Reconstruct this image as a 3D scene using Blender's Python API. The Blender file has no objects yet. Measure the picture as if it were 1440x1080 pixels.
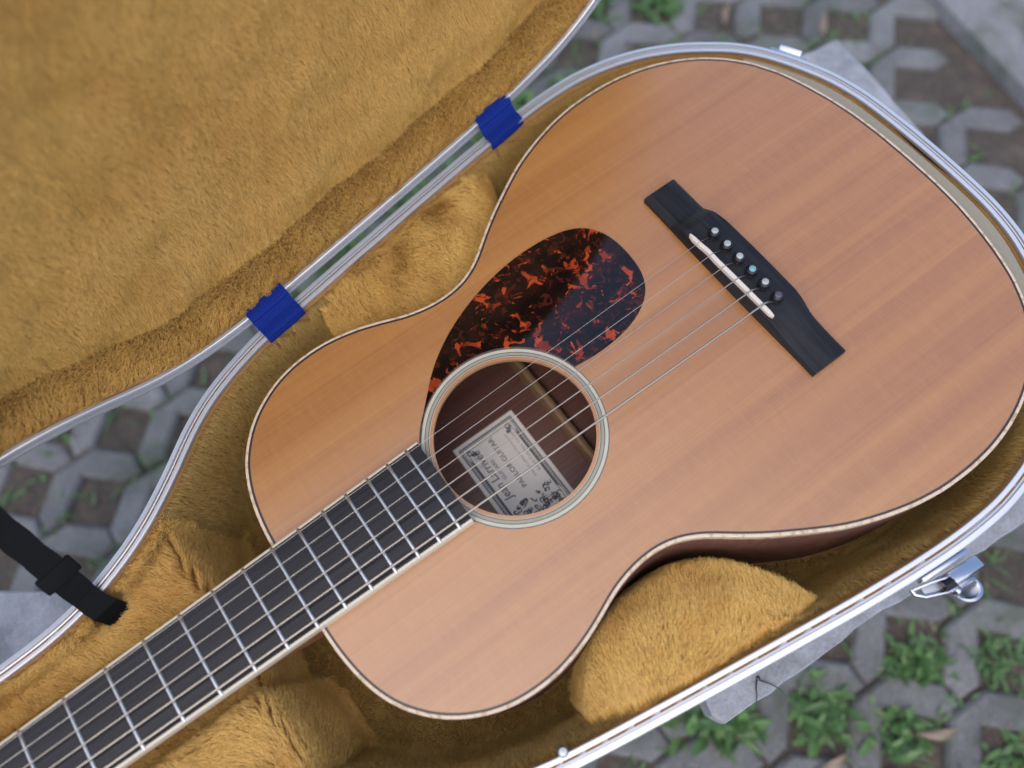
import bpy, bmesh, math, random
import numpy as np
from mathutils import Matrix, Vector
from mathutils.geometry import tessellate_polygon
R_ = math.radians
random.seed(5); rng = np.random.default_rng(7)
sc = bpy.context.scene
COL = sc.collection
S = 0.001           # everything is laid out in millimetres in the guitar's own frame
GZ = 450.0          # height of the guitar top above the paving (mm)
def W(x, y, z): return (x * S, y * S, (z + GZ) * S)

# ------------------------------------------------------------------ camera
CR = [[0.8079488672755681, -0.5856995544351978, -0.06461160733596644],
      [-0.5650609861719763, -0.7390112008231704, -0.36683583108012974],
      [0.16710688129002976, 0.3328940927567001, -0.928039230438678]]
CC = (388.307768849946, -130.37336332405752, 435.95426512335496)
FPX = 1127.8
cam = bpy.data.objects.new('camera', bpy.data.cameras.new('camera'))
COL.objects.link(cam)
r, d, f = (Vector(v) for v in CR)
cam.matrix_world = Matrix.Translation(W(*CC)) @ Matrix(((r[0], -d[0], -f[0]), (r[1], -d[1], -f[1]), (r[2], -d[2], -f[2]))).to_4x4()
cam.data.sensor_width = 36; cam.data.sensor_fit = 'HORIZONTAL'
cam.data.lens = 36 * FPX / 1440
cam.data.clip_start = 0.02; cam.data.clip_end = 200
cam.data.dof.use_dof = True
cam.data.dof.focus_distance = 0.478
cam.data.dof.aperture_fstop = cam.data.lens / 8.8
sc.camera = cam
# ------------------------------------------------------------------ sky, sun, exposure
SUN_EL, SUN_AZ = 62, 222          # azimuth measured from +X towards +Y
w = bpy.data.worlds.new('World'); sc.world = w; w.use_nodes = True
nt = w.node_tree; nt.nodes.clear()
sky = nt.nodes.new('ShaderNodeTexSky'); sky.sky_type = 'NISHITA'; sky.sun_disc = False
sky.sun_elevation = R_(SUN_EL); sky.sun_rotation = R_(90 - SUN_AZ)
sky.air_density = 1.0; sky.dust_density = 1.9; sky.ozone_density = 1.0
bg = nt.nodes.new('ShaderNodeBackground'); bg.inputs[1].default_value = 0.15
wo = nt.nodes.new('ShaderNodeOutputWorld')
nt.links.new(sky.outputs[0], bg.inputs[0]); nt.links.new(bg.outputs[0], wo.inputs[0])
sl = bpy.data.lights.new('sun', 'SUN'); sl.energy = 0.85; sl.angle = R_(95); sl.color = (1.0, 0.86, 0.66)
so = bpy.data.objects.new('sun', sl); COL.objects.link(so)
sd = Vector((math.cos(R_(SUN_EL)) * math.cos(R_(SUN_AZ)), math.cos(R_(SUN_EL)) * math.sin(R_(SUN_AZ)), math.sin(R_(SUN_EL))))
so.rotation_euler = sd.to_track_quat('Z', 'Y').to_euler(); so.location = (0.3, 0, 3)
sc.view_settings.view_transform = 'Standard'; sc.view_settings.look = 'None'
sc.view_settings.exposure = 1.3; sc.view_settings.gamma = 1
sc.cycles.use_denoising = True
sc.cycles.max_bounces = 8; sc.cycles.diffuse_bounces = 4; sc.cycles.glossy_bounces = 4

# ------------------------------------------------------------------ materials
class NT:
    def __init__(s, name):
        s.m = bpy.data.materials.new(name); s.m.use_nodes = True
        s.t = s.m.node_tree; s.b = s.t.nodes['Principled BSDF']
    def n(s, kind, **kw):
        nd = s.t.nodes.new('ShaderNode' + kind)
        for k, v in kw.items():
            if k in nd.inputs: nd.inputs[k].default_value = v
            else: setattr(nd, k, v)
        return nd
    def l(s, a, b): s.t.links.new(a, b)
    def co(s, sx=1, sy=1, sz=1, rot=(0, 0, 0)):
        tc = s.n('TexCoord'); mp = s.n('Mapping')
        mp.inputs['Scale'].default_value = (sx, sy, sz); mp.inputs['Rotation'].default_value = rot
        s.l(tc.outputs['Object'], mp.inputs[0]); return mp.outputs[0]
    def noise(s, co, scale=1, detail=2, rough=.5, dist=0):
        n = s.n('TexNoise', Scale=scale, Detail=detail, Roughness=rough, Distortion=dist); s.l(co, n.inputs['Vector']); return n.outputs[0]
    def ramp(s, fac, stops, interp='LINEAR'):
        r = s.n('ValToRGB'); e = r.color_ramp.elements; r.color_ramp.interpolation = interp
        while len(e) < len(stops): e.new(0.5)
        for q, (p, c) in zip(e, stops): q.position = p; q.color = (*c, 1)
        s.l(fac, r.inputs[0]); return r.outputs[0]
    def mix(s, fac, a, b, mode='MIX'):
        m = s.n('Mix', data_type='RGBA', blend_type=mode)
        for sock, v in ((m.inputs[0], fac), (m.inputs[6], a), (m.inputs[7], b)):
            if hasattr(v, 'is_linked'): s.l(v, sock)
            else: sock.default_value = v if isinstance(v, (int, float)) else (*v, 1)
        return m.outputs[2]
    def base(s, c):
        if hasattr(c, 'is_linked'): s.l(c, s.b.inputs['Base Color'])
        else: s.b.inputs['Base Color'].default_value = (*c, 1)
    def set(s, **kw):
        for k, v in kw.items(): s.b.inputs[k.replace('_', ' ')].default_value = v
        return s
    def bump(s, h, strength=.3, dist=.001):
        b = s.n('Bump', Strength=strength, Distance=dist); s.l(h, b.inputs['Height']); s.l(b.outputs[0], s.b.inputs['Normal'])
def plain(name, c, rough=.5, metal=0., var=.12, scale=60, bump=0, **kw):
    t = NT(name); n = t.noise(t.co(), scale, 4)
    t.base(t.mix(n, tuple(v * (1 - var) for v in c), tuple(min(1, v * (1 + var)) for v in c)))
    t.set(Roughness=rough, Metallic=metal, **kw)
    if bump: t.bump(n, bump, .0006)
    return t.m
M = {}
# cedar top: long fine grain along X, broad streaks, faint cross silk, centre seam
t = NT('cedar'); c = t.co
g1 = t.noise(c(1.6, 900, 5), 1, 2); g2 = t.noise(c(1.3, 62, 3), 1, 4, .6); g3 = t.noise(c(260, 70, 5), 1, 4, .65, .6); g4 = t.noise(c(5, 26, 5), 1, 2)
fine = t.ramp(g1, [(.32, (.88, .83, .80)), (.60, (1.03, 1.03, 1.03))])
col = t.ramp(g2, [(.25, (.205, .078, .016)), (.5, (.258, .107, .024)), (.75, (.30, .138, .034))])
col = t.mix(.62, col, fine, 'MULTIPLY')
col = t.mix(t.ramp(g3, [(.45, (0, 0, 0)), (.75, (.16, .16, .16))]), col, (.38, .19, .07))
col = t.mix(t.ramp(g4, [(.45, (0, 0, 0)), (.78, (.3, .3, .3))]), col, (.22, .082, .024))
sx = t.n('SeparateXYZ'); t.l(t.n('TexCoord').outputs['Object'], sx.inputs[0])
ab = t.n('Math', operation='ABSOLUTE'); t.l(sx.outputs[1], ab.inputs[0])
lt = t.n('Math', operation='LESS_THAN'); lt.inputs[1].default_value = .0003; t.l(ab.outputs[0], lt.inputs[0])
sm = t.n('Math', operation='MULTIPLY'); sm.inputs[1].default_value = .35; t.l(lt.outputs[0], sm.inputs[0])
col = t.mix(sm.outputs[0], col, (.2, .08, .04))
t.base(col); t.set(Roughness=.40, Specular_IOR_Level=.5, Coat_Weight=1.0, Coat_Roughness=.27, Coat_IOR=1.62); t.bump(g1, .05, .0003); M['cedar'] = t.m
# rosewood back and sides
t = NT('rosewood'); a = t.noise(t.co(8, 420, 60), 1, 3, .6); b = t.noise(t.co(2, 40, 20), 1, 2)
col = t.ramp(a, [(.3, (.055, .022, .018)), (.6, (.14, .062, .048)), (.8, (.19, .085, .06))])
t.base(t.mix(b, col, (.10, .04, .03))); t.set(Roughness=.45); M['rosewood'] = t.m
t = NT('mahogany'); a = t.noise(t.co(14, 300, 300), 1, 3, .6)
t.base(t.ramp(a, [(.3, (.13, .045, .02)), (.7, (.24, .09, .04))])); t.set(Roughness=.3); M['mahogany'] = t.m
M['brace'] = plain('spruce_brace', (.19, .115, .062), .6, scale=30)
# ebony
t = NT('ebony'); a = t.noise(t.co(14, 700, 60), 1, 3, .6)
t.base(t.ramp(a, [(.35, (.005, .005, .007)), (.75, (.014, .014, .017))])); t.set(Roughness=.24, Specular_IOR_Level=.24); t.bump(a, .08, .0002); M['ebony'] = t.m
t = NT('bridge_ebony'); a = t.noise(t.co(300, 20, 60), 1, 3, .6)
t.base(t.ramp(a, [(.35, (.005, .005, .007)), (.75, (.016, .016, .019))])); t.set(Roughness=.42, Specular_IOR_Level=.2); t.bump(a, .08, .0002); M['bridge_ebony'] = t.m
# maple binding with flame ticks
t = NT('maple_binding'); a = t.noise(t.co(330, 330, 330), 1, 2)
t.base(t.ramp(a, [(.36, (.32, .22, .13)), (.5, (.46, .36, .26))])); t.set(Roughness=.3); M['binding'] = t.m
M['purfling'] = plain('black_purfling', (.016, .013, .014), .4)
M['cream'] = plain('cream_binding', (.42, .37, .29), .3, var=.06)
M['ring_pale'] = plain('pale_ring', (.33, .315, .25), .35, var=.08, scale=200)
M['ring_olive'] = plain('olive_ring', (.20, .195, .145), .35, var=.1, scale=200)
M['ring_dark'] = plain('dark_ring', (.05, .045, .05), .35)
M['nickel'] = plain('nickel', (.43, .42, .415), .3, 1., .06)
M['steel_string'] = plain('steel_string', (.38, .37, .35), .42, 1., .05)
M['bronze_string'] = plain('bronze_string', (.32, .295, .26), .45, 1., .06)
M['bone'] = plain('bone', (.46, .42, .37), .4, var=.06)
M['abalone'] = plain('abalone', (.26, .28, .29), .35, .1, .35, 900)
M['abalone_blue'] = plain('abalone_blue', (.11, .26, .29), .3, .1, .4, 900)
M['abalone_dark'] = plain('abalone_dark', (.06, .05, .07), .3, .1, .4, 900)
# tortoise pickguard
t = NT('tortoise'); cc = t.co(1, 1, 1)
a = t.noise(cc, 104, 3.5, .6, .8); b = t.noise(t.co(1.2, 1, 1), 60, 2, .5, .5)
v = t.n('TexVoronoi', Scale=190.0); t.l(cc, v.inputs['Vector'])
sep = t.n('SeparateColor'); t.l(v.outputs['Color'], sep.inputs[0])
ad = t.n('Math', operation='MULTIPLY_ADD'); ad.inputs[1].default_value = .10; t.l(sep.outputs[0], ad.inputs[0]); t.l(a, ad.inputs[2])
b2_ = t.noise(t.co(1, 1.1, 1, (0, 0, .6)), 130, 4, .62, 1.2)
dark = t.mix(t.ramp(b2_, [(.55, (0, 0, 0)), (.62, (.8, .8, .8)), (.72, (1, 1, 1))]), t.ramp(b, [(.4, (.004, .0025, .002)), (.65, (.012, .004, .003))]), (.045, .008, .005))
fac = t.ramp(ad.outputs[0], [(.618, (0, 0, 0)), (.64, (.3, .3, .3)), (.665, (1, 1, 1))])
red = t.ramp(sep.outputs[1], [(.1, (.10, .013, .006)), (.9, (.27, .038, .010))])
t.base(t.mix(fac, dark, red)); t.set(Roughness=.04, Specular_IOR_Level=.42); M['tortoise'] = t.m
M['paper'] = plain('paper', (.70, .68, .66), .7, var=.05, scale=120)
M['ink'] = plain('ink', (.045, .055, .075), .6)
M['ink_light'] = plain('ink_light', (.22, .23, .25), .6)
# case
M['aluminium'] = plain('anodised_aluminium', (.56, .56, .58), .46, .75, .05, 40)
M['steel_grey'] = plain('worn_steel', (.30, .32, .36), .4, .9, .2)
M['chrome'] = plain('chrome', (.50, .51, .54), .2, 1., .08)
M['shell'] = plain('navy_shell', (.012, .016, .04), .45)
M['felt'] = plain('grey_felt', (.19, .175, .135), .9, var=.12, scale=500, bump=.3)
M['plush_base'] = plain('plush_backing', (.24, .125, .034), .95, scale=200)
M['webbing'] = plain('blue_webbing', (.008, .021, .15), .8, var=.25, scale=900, bump=.2, Specular_IOR_Level=.03)
M['black_webbing'] = plain('black_webbing', (.005, .0055, .006), .9, var=.3, scale=900, bump=.4, Specular_IOR_Level=.12)
def pile_mat(name, root, tip, dark, amt):
    t = NT(name); ci = t.n('HairInfo')
    col = t.mix(ci.outputs['Intercept'], root, tip)
    n = t.noise(t.co(), 20, 3, .6)
    col = t.mix(t.ramp(n, [(.46, (0, 0, 0)), (.70, (amt, amt, amt))]), col, dark)
    hs = t.n('HueSaturation'); mr = t.n('MapRange'); mr.inputs[3].default_value = .84; mr.inputs[4].default_value = 1.14
    t.l(ci.outputs['Random'], mr.inputs[0]); t.l(mr.outputs[0], hs.inputs['Value']); t.l(col, hs.inputs['Color'])
    t.base(hs.outputs[0]); t.set(Roughness=.55, Specular_IOR_Level=.3, Sheen_Weight=.0); return t.m
M['pile'] = pile_mat('gold_pile', (.26, .107, .018), (.70, .435, .122), (.40, .165, .023), .3)
M['pile_lining_shaded'] = pile_mat('shaded_olive_gold_pile', (.19, .09, .019), (.52, .355, .112), (.34, .17, .035), .4)  # olive lining tone, darkened further so the fibre colour carries the gaps' shade
M['pile_brushed'] = pile_mat('brushed_gold_pile', (.27, .112, .019), (.82, .55, .17), (.44, .19, .032), .45)
# stone and ground
t = NT('granite_slab'); a = t.noise(t.co(), 35, 6, .65); b = t.noise(t.co(), 420, 3, .6)
col = t.ramp(a, [(.36, (.13, .14, .155)), (.5, (.20, .212, .236)), (.64, (.27, .285, .315))])
t.base(t.mix(.25, col, t.ramp(b, [(.35, (.10, .10, .12)), (.7, (.32, .33, .35))]))); t.set(Roughness=.75); t.bump(b, .35, .001); M['slab'] = t.m
def concrete(name, c1, c2):
    t = NT(name); tc = t.n('TexCoord'); oi = t.n('ObjectInfo')
    vm = t.n('VectorMath', operation='ADD'); t.l(tc.outputs['Object'], vm.inputs[0]); t.l(oi.outputs['Location'], vm.inputs[1])
    a = t.noise(vm.outputs[0], 14, 6, .7); b = t.noise(vm.outputs[0], 260, 3, .6)
    col = t.ramp(a, [(.3, c1), (.68, c2)])
    col = t.mix(.4, col, t.ramp(b, [(.3, (.04, .04, .04)), (.7, (.19, .19, .195))]))
    m_ = t.noise(vm.outputs[0], 9, 5, .65, .4)
    col = t.mix(t.ramp(m_, [(.50, (0, 0, 0)), (.66, (.85, .85, .85))]), col, (.05, .062, .044))
    hs = t.n('HueSaturation'); mr = t.n('MapRange'); mr.inputs[3].default_value = .72; mr.inputs[4].default_value = 1.2
    t.l(oi.outputs['Random'], mr.inputs[0]); t.l(mr.outputs[0], hs.inputs['Value']); t.l(col, hs.inputs['Color'])
    t.base(hs.outputs[0]); t.set(Roughness=.85); t.bump(b, .5, .002); return t.m
M['paver'] = concrete('paver_concrete', (.06, .062, .065), (.15, .153, .16))
M['kerb'] = concrete('kerb_concrete', (.11, .11, .12), (.18, .18, .195))
t = NT('soil'); a = t.noise(t.co(), 40, 6, .7); b = t.noise(t.co(), 240, 3, .6)
t.base(t.mix(.4, t.ramp(a, [(.35, (.020, .019, .016)), (.55, (.042, .037, .030)), (.7, (.10, .08, .062))]), t.ramp(b, [(.35, (.02, .02, .015)), (.7, (.15, .11, .09))])))
t.set(Roughness=.95); t.bump(b, .8, .004); M['soil'] = t.m
def leafmat(name, c1, c2):
    t = NT(name); g = t.n('NewGeometry'); n = t.noise(t.co(), 60, 2)
    col = t.mix(g.outputs['Random Per Island'], c1, c2); t.base(t.mix(.25, col, t.mix(n, c1, c2))); t.set(Roughness=.5, Specular_IOR_Level=.4)
    return t.m
M['weed'] = leafmat('weed_leaf', (.025, .068, .022), (.085, .165, .045))
M['dry'] = leafmat('dry_leaf', (.09, .065, .045), (.20, .15, .11))

# ------------------------------------------------------------------ object helpers
def props(o, label=None, cat=None, group=None, kind=None):
    for k, v in (('label', label), ('category', cat), ('group', group), ('kind', kind)):
        if v: o[k] = v
    return o
def empty(name, loc, **kw):
    o = bpy.data.objects.new(name, None); o.empty_display_size = .05; o.location = W(*loc); COL.objects.link(o); return props(o, **kw)
def adopt(o, parent):
    if parent is not None:
        o.parent = parent
        if parent.type == 'EMPTY': o.matrix_parent_inverse = Matrix.Translation(parent.location).inverted()
def mesh(name, V, F, m, parent=None, smooth=True, sharp=None, mm=True, **kw):
    me = bpy.data.meshes.new(name)
    V = np.asarray(V, float)
    if mm: V = V * S + np.array([0, 0, GZ * S])
    me.from_pydata(V.tolist(), [], [tuple(int(i) for i in q) for q in F])
    me.validate(); me.update()
    bm = bmesh.new(); bm.from_mesh(me); bmesh.ops.recalc_face_normals(bm, faces=bm.faces); bm.to_mesh(me); bm.free()
    if m is not None: me.materials.append(m if not isinstance(m, str) else M[m])
    if smooth:
        me.polygons.foreach_set('use_smooth', [True] * len(me.polygons))
        me.set_sharp_from_angle(angle=R_(sharp or 35))
    o = bpy.data.objects.new(name, me); COL.objects.link(o); adopt(o, parent)
    return props(o, **kw)
def grid_faces(nu, nv, cu=False, cv=False):
    F = []
    for i in range(nu if cu else nu - 1):
        for j in range(nv if cv else nv - 1):
            a, b = i * nv + j, ((i + 1) % nu) * nv + j
            j2 = (j + 1) % nv
            F.append((a, b, ((i + 1) % nu) * nv + j2, i * nv + j2))
    return F
class MB:
    def __init__(s): s.V = []; s.F = []
    def add(s, V, F):
        k = len(s.V); s.V += [tuple(v) for v in V]; s.F += [tuple(i + k for i in q) for q in F]; return s
    def box(s, c, sz, ax=None, bev=0.0):
        c = Vector(c); hx, hy, hz = (v / 2 for v in sz)
        A = ax or (Vector((1, 0, 0)), Vector((0, 1, 0)), Vector((0, 0, 1)))
        bm = bmesh.new(); bmesh.ops.create_cube(bm, size=1)
        for v in bm.verts: v.co = Vector((v.co.x * 2 * hx, v.co.y * 2 * hy, v.co.z * 2 * hz))
        if bev: bmesh.ops.bevel(bm, geom=bm.edges[:], offset=bev, segments=2, affect='EDGES', profile=.6)
        bm.verts.index_update()
        V = [c + A[0] * v.co.x + A[1] * v.co.y + A[2] * v.co.z for v in bm.verts]; F = [[v.index for v in q.verts] for q in bm.faces]
        bm.free(); return s.add(V, F)
    def tube(s, P, r, n=8, cap=True):
        P = [Vector(p) for p in P]; rr = r if hasattr(r, '__len__') else [r] * len(P); V = []; up = None
        for i, p in enumerate(P):
            tg = (P[min(i + 1, len(P) - 1)] - P[max(i - 1, 0)]).normalized()
            if up is None: up = tg.orthogonal().normalized()
            else: up = (up - tg * up.dot(tg)).normalized()
            sd_ = tg.cross(up)
            V += [p + (up * math.cos(2 * math.pi * k / n) + sd_ * math.sin(2 * math.pi * k / n)) * rr[i] for k in range(n)]
        F = grid_faces(len(P), n, False, True)
        if cap: F += [tuple(range(n))[::-1], tuple(range((len(P) - 1) * n, len(P) * n))]
        return s.add(V, F)
    def lathe(s, c, prof, n=20, ax=None):
        c = Vector(c); A = ax or (Vector((1, 0, 0)), Vector((0, 1, 0)), Vector((0, 0, 1))); V = []
        for k in range(n):
            a = 2 * math.pi * k / n
            V += [c + A[0] * r * math.cos(a) + A[1] * r * math.sin(a) + A[2] * z for r, z in prof]
        return s.add(V, grid_faces(n, len(prof), True, False))
    def build(s, name, m, parent=None, **kw): return mesh(name, s.V, s.F, m, parent, **kw)
def resample(P, n, closed=True):
    P = np.asarray(P, float); Q = np.vstack([P, P[:1]]) if closed else P
    L = np.r_[0, np.cumsum(np.hypot(*np.diff(Q, axis=0).T[:2]))]
    t = np.linspace(0, L[-1], n, endpoint=not closed)
    return np.c_[tuple(np.interp(t, L, Q[:, k]) for k in range(Q.shape[1]))]
def smooth_loop(P, n, it):
    P = resample(P, n)
    for _ in range(it): P = .5 * P + .25 * (np.roll(P, 1, 0) + np.roll(P, -1, 0))
    return resample(P, n)
def normals2(P):     # outward for a counter-clockwise loop
    T = np.roll(P, -1, 0) - np.roll(P, 1, 0); T /= np.linalg.norm(T, axis=1)[:, None]
    return np.c_[T[:, 1], -T[:, 0]]
def full(half):      # half outline y>=0, head to tail -> ccw loop
    h = np.array(half, float); lo = h[1:-1][::-1].copy(); lo[:, 1] *= -1
    return np.vstack([h, lo])[::-1]
def sweep(P, prof, closed_prof=False):
    N = normals2(P); V = []
    for i in range(len(P)):
        for o, z in prof: V.append((P[i, 0] + N[i, 0] * o, P[i, 1] + N[i, 1] * o, z))
    return np.array(V), grid_faces(len(P), len(prof), True, closed_prof)
def inside(P, X, Y):
    r = np.zeros(X.shape, bool); j = len(P) - 1
    for i in range(len(P)):
        c = ((P[i, 1] > Y) != (P[j, 1] > Y)) & (X < (P[j, 0] - P[i, 0]) * (Y - P[i, 1]) / (P[j, 1] - P[i, 1] + 1e-12) + P[i, 0]); r ^= c; j = i
    return r
def dist(P, X, Y):
    D = np.full(X.shape, 1e9); Q = np.roll(P, -1, 0)
    for a, b in zip(P, Q):
        e = b - a; l2 = e @ e
        t = np.clip(((X - a[0]) * e[0] + (Y - a[1]) * e[1]) / l2, 0, 1)
        D = np.minimum(D, (X - a[0] - t * e[0]) ** 2 + (Y - a[1] - t * e[1]) ** 2)
    return np.sqrt(D)
def sstep(a, b, x): t = np.clip((x - a) / (b - a), 0, 1); return t * t * (3 - 2 * t)
def wav(P, wl, seed, k=7):           # smooth pseudo noise, about -1..1
    q = np.random.default_rng(seed); r = 0
    for _ in range(k):
        d_ = q.normal(size=P.shape[1]); d_ /= np.linalg.norm(d_)
        r = r + np.sin(P @ d_ * (2 * math.pi / (wl * q.uniform(.6, 1.7))) + q.uniform(0, 6.28))
    return r / math.sqrt(k) / 1.1
def proj(P):
    q = (np.asarray(P) - np.array(CC)) @ np.array(CR).T
    return np.c_[720 + FPX * q[:, 0] / q[:, 2], 540 + FPX * q[:, 1] / q[:, 2]], q[:, 2]

# ------------------------------------------------------------------ outlines
G_HALF = [(304, 0), (304, 14), (304, 28), (304.6, 40), (305.8, 50), (308.4, 63), (312.8, 75.5), (318, 84.8), (324.5, 93), (331.5, 100), (339.8, 106), (349, 111), (357.5, 114.4), (369, 117.2), (382, 118.2), (393, 117.8), (404.5, 115.8), (416, 112.8), (429, 108), (442, 102.6), (455, 99.6), (466, 98.6), (477, 99.4), (487.5, 102.6), (497.8, 108.4), (505, 114), (514, 121), (526, 129.4), (541, 138.5), (554.5, 146.4), (564.9, 151.5), (581, 157.6), (598, 162.5), (616, 165.6), (635, 166.3), (653, 165.2), (669.6, 162), (685, 157), (699, 150.3), (711.7, 142), (723.5, 131.4), (734.6, 117.3), (743.7, 99.5), (749.5, 81.5), (754, 62.5), (757, 44), (758.5, 24), (759, 0)]
C_HALF = [(-215, 0), (-214, 30), (-208, 52), (-190, 62), (-150, 60), (-60, 58), (60, 57.5), (120, 57.5), (145, 58), (174, 59.5), (198, 63.5), (214, 69), (234, 77), (252, 86.5), (266, 96), (280, 106), (294, 117.5), (313, 130), (334, 139), (360, 147), (393, 153.5), (439, 161.5), (489, 169.8), (540, 178), (568, 181.8), (590, 184.2), (613, 186), (640, 186), (666, 181.5), (689, 173.8), (713, 160.5), (740, 138.5), (753, 121), (763, 101), (772, 79), (777, 54), (778.6, 22), (779, 0)]
GUI = smooth_loop(full(G_HALF), 420, 4)
CAS = smooth_loop(full(C_HALF), 520, 6)
def area(P): x, y = P.T; return .5 * np.sum(x * np.roll(y, -1) - y * np.roll(x, -1))
if area(GUI) < 0: GUI = GUI[::-1].copy()
if area(CAS) < 0: CAS = CAS[::-1].copy()

# ================================================================== GUITAR
guitar = empty('acoustic_guitar', (450, 0, -104), label='small-bodied acoustic guitar with orange cedar top and tortoiseshell pickguard lying in the open case', cat='guitar')
HX, HR = 449.6, 46.7
def ring_fill(P, cx, cy, r, rows):
    # radial grid between a circle and a loop, the loop's own directions as seen from the circle's centre
    V = []; n = len(P)
    for i in range(n):
        d_ = P[i] - (cx, cy); L = np.hypot(*d_); u = d_ / L
        for k in range(rows): V.append((*(np.array((cx, cy)) + u * (r + (L - r) * (k / (rows - 1)))), 0))
    return np.array(V), grid_faces(n, rows, True, False)
N_G = normals2(GUI)
inner = GUI - N_G * 3.0
V, F = ring_fill(inner, HX, 0, HR, 14)
n0 = len(V); V2 = V.copy(); V2[:, 2] = -2.8
rows = 14; F2 = [q[::-1] for q in (tuple(i + n0 for i in q) for q in F)]
wall = [(i * rows, ((i + 1) % 420) * rows, ((i + 1) % 420) * rows + n0, i * rows + n0) for i in range(420)]
mesh('soundboard', np.vstack([V, V2]), F + F2 + wall, 'cedar', guitar, sharp=30)
Vp, Fp = sweep(GUI, [(-3.05, -.5), (-3.05, .03), (-1.7, .05), (-1.7, -.5)]); mesh('purfling', Vp, Fp, 'purfling', guitar)
Vp, Fp = sweep(GUI, [(-1.72, -1), (-1.72, .08), (-.5, .10), (-.05, -.25), (0, -.8), (0, -6)]); mesh('binding', Vp, Fp, 'binding', guitar)
Vp, Fp = sweep(GUI, [(-.06, -5.9), (-.08, -98), (-2.6, -98), (-2.6, -2.7)]); mesh('side_panel', Vp, Fp, 'rosewood', guitar)
Vp, Fp = sweep(GUI, [(-.5, -96), (0, -97), (0, -101.5), (-1, -102.5), (-3, -102.6)]); mesh('back_binding', Vp, Fp, 'binding', guitar)
V, F = ring_fill(GUI - N_G * 2.2, HX, 0, 1.0, 8); V[:, 2] = -98; n0 = len(V); V2 = V.copy(); V2[:, 2] = -102
mesh('back_panel', np.vstack([V, V2]), F + [tuple(i + n0 for i in q) for q in F], 'rosewood', guitar)
def half_w(x):                       # half width of the body at x
    u = GUI[GUI[:, 1] > 0]; o = np.argsort(u[:, 0]); return float(np.interp(x, u[o, 0], u[o, 1]))
for bx, h in ((352, 9), (496, 10), (600, 9)):
    L = half_w(bx) * 2 - 8
    prof = [(-4.6, 0), (-4.6, h * .45), (-2.2, h * .92), (0, h), (2.2, h * .92), (4.6, h * .45), (4.6, 0)]
    V = [(bx + a, y, -97.95 + b) for y in (-L / 2, L / 2) for a, b in prof]
    mesh('back_brace', V, grid_faces(2, 7, False, True) + [tuple(range(7)), tuple(range(7, 14))], 'brace', guitar)
# tapered lining strips inside
Vp, Fp = sweep(GUI, [(-2.7, -2.9), (-8, -2.9), (-3, -16)]); mesh('top_lining', Vp, Fp, 'brace', guitar)
# rosette: concentric inlaid rings
ros = None
def ring(r0, r1, z, m, name, parent):
    n = 160; a = np.linspace(0, 2 * math.pi, n, endpoint=False); V = []
    for k in range(n):
        for r_, zz in ((r0, -.4), (r0, z), (r1, z), (r1, -.4)): V.append((HX + r_ * math.cos(a[k]), r_ * math.sin(a[k]), zz))
    return mesh(name, V, grid_faces(n, 4, True, True), m, parent)
ros = ring(51.7, 53.55, .06, 'ring_pale', 'rosette', guitar)
ring(53.57, 54.1, .05, 'ring_dark', 'rosette_ring', ros); ring(51.25, 51.68, .045, 'ring_dark', 'rosette_ring', ros)
ring(49.55, 51.23, .055, 'ring_olive', 'rosette_ring', ros); ring(49.05, 49.53, .045, 'ring_dark', 'rosette_ring', ros); ring(48.7, 49.03, .05, 'ring_pale', 'rosette_ring', ros)
# pickguard
PGP = [(399.9, 23.5), (407, 33.5), (414.5, 42.2), (423.0, 50.5), (430.5, 58.4), (441.1, 67.0), (451.5, 73.6), (462.9, 79.4), (476.8, 84.9), (491.5, 89.2), (508.0, 92.4), (523.8, 93.6), (539.4, 93.0), (551.6, 90.8), (560.4, 87.5), (567.2, 82.3), (572, 74.6), (574.6, 64.9), (575.2, 54.1), (574.5, 43.1), (572.3, 34.1), (568.3, 26.8), (562.3, 21.1), (553.7, 16.2), (543.1, 12.8), (531.4, 11.2), (519.4, 10.7), (508.6, 11.4), (503.1, 12.2)]
PG = resample(PGP, 90, False)
for _ in range(3): PG[1:-1] = .5 * PG[1:-1] + .25 * (PG[:-2] + PG[2:])
a0 = math.atan2(PG[-1, 1], PG[-1, 0] - HX); a1 = math.atan2(PG[0, 1], PG[0, 0] - HX)
arc = [(HX + 54.25 * math.cos(a), 54.25 * math.sin(a)) for a in np.linspace(a0, a1, 60)]
PG = PG[(np.hypot(PG[:, 0] - HX, PG[:, 1]) > 54.4)]
loop = np.vstack([PG, arc]); n = len(loop)
lp = loop[::-1] if area(loop) < 0 else loop; nn_ = normals2(lp)
tri = tessellate_polygon([[Vector((*q, 0)) for q in lp - nn_ * .35]])
V = np.vstack([np.c_[lp, np.full(n, .02)], np.c_[lp - nn_ * .05, np.full(n, .5)], np.c_[lp - nn_ * .35, np.full(n, .72)]])
F = [(i, (i + 1) % n, (i + 1) % n + n, i + n) for i in range(n)] + [(i + n, (i + 1) % n + n, (i + 1) % n + 2 * n, i + 2 * n) for i in range(n)] + [tuple(i + 2 * n for i in q) for q in tri]
mesh('pickguard', V, F, 'tortoise', guitar, sharp=25)
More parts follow.
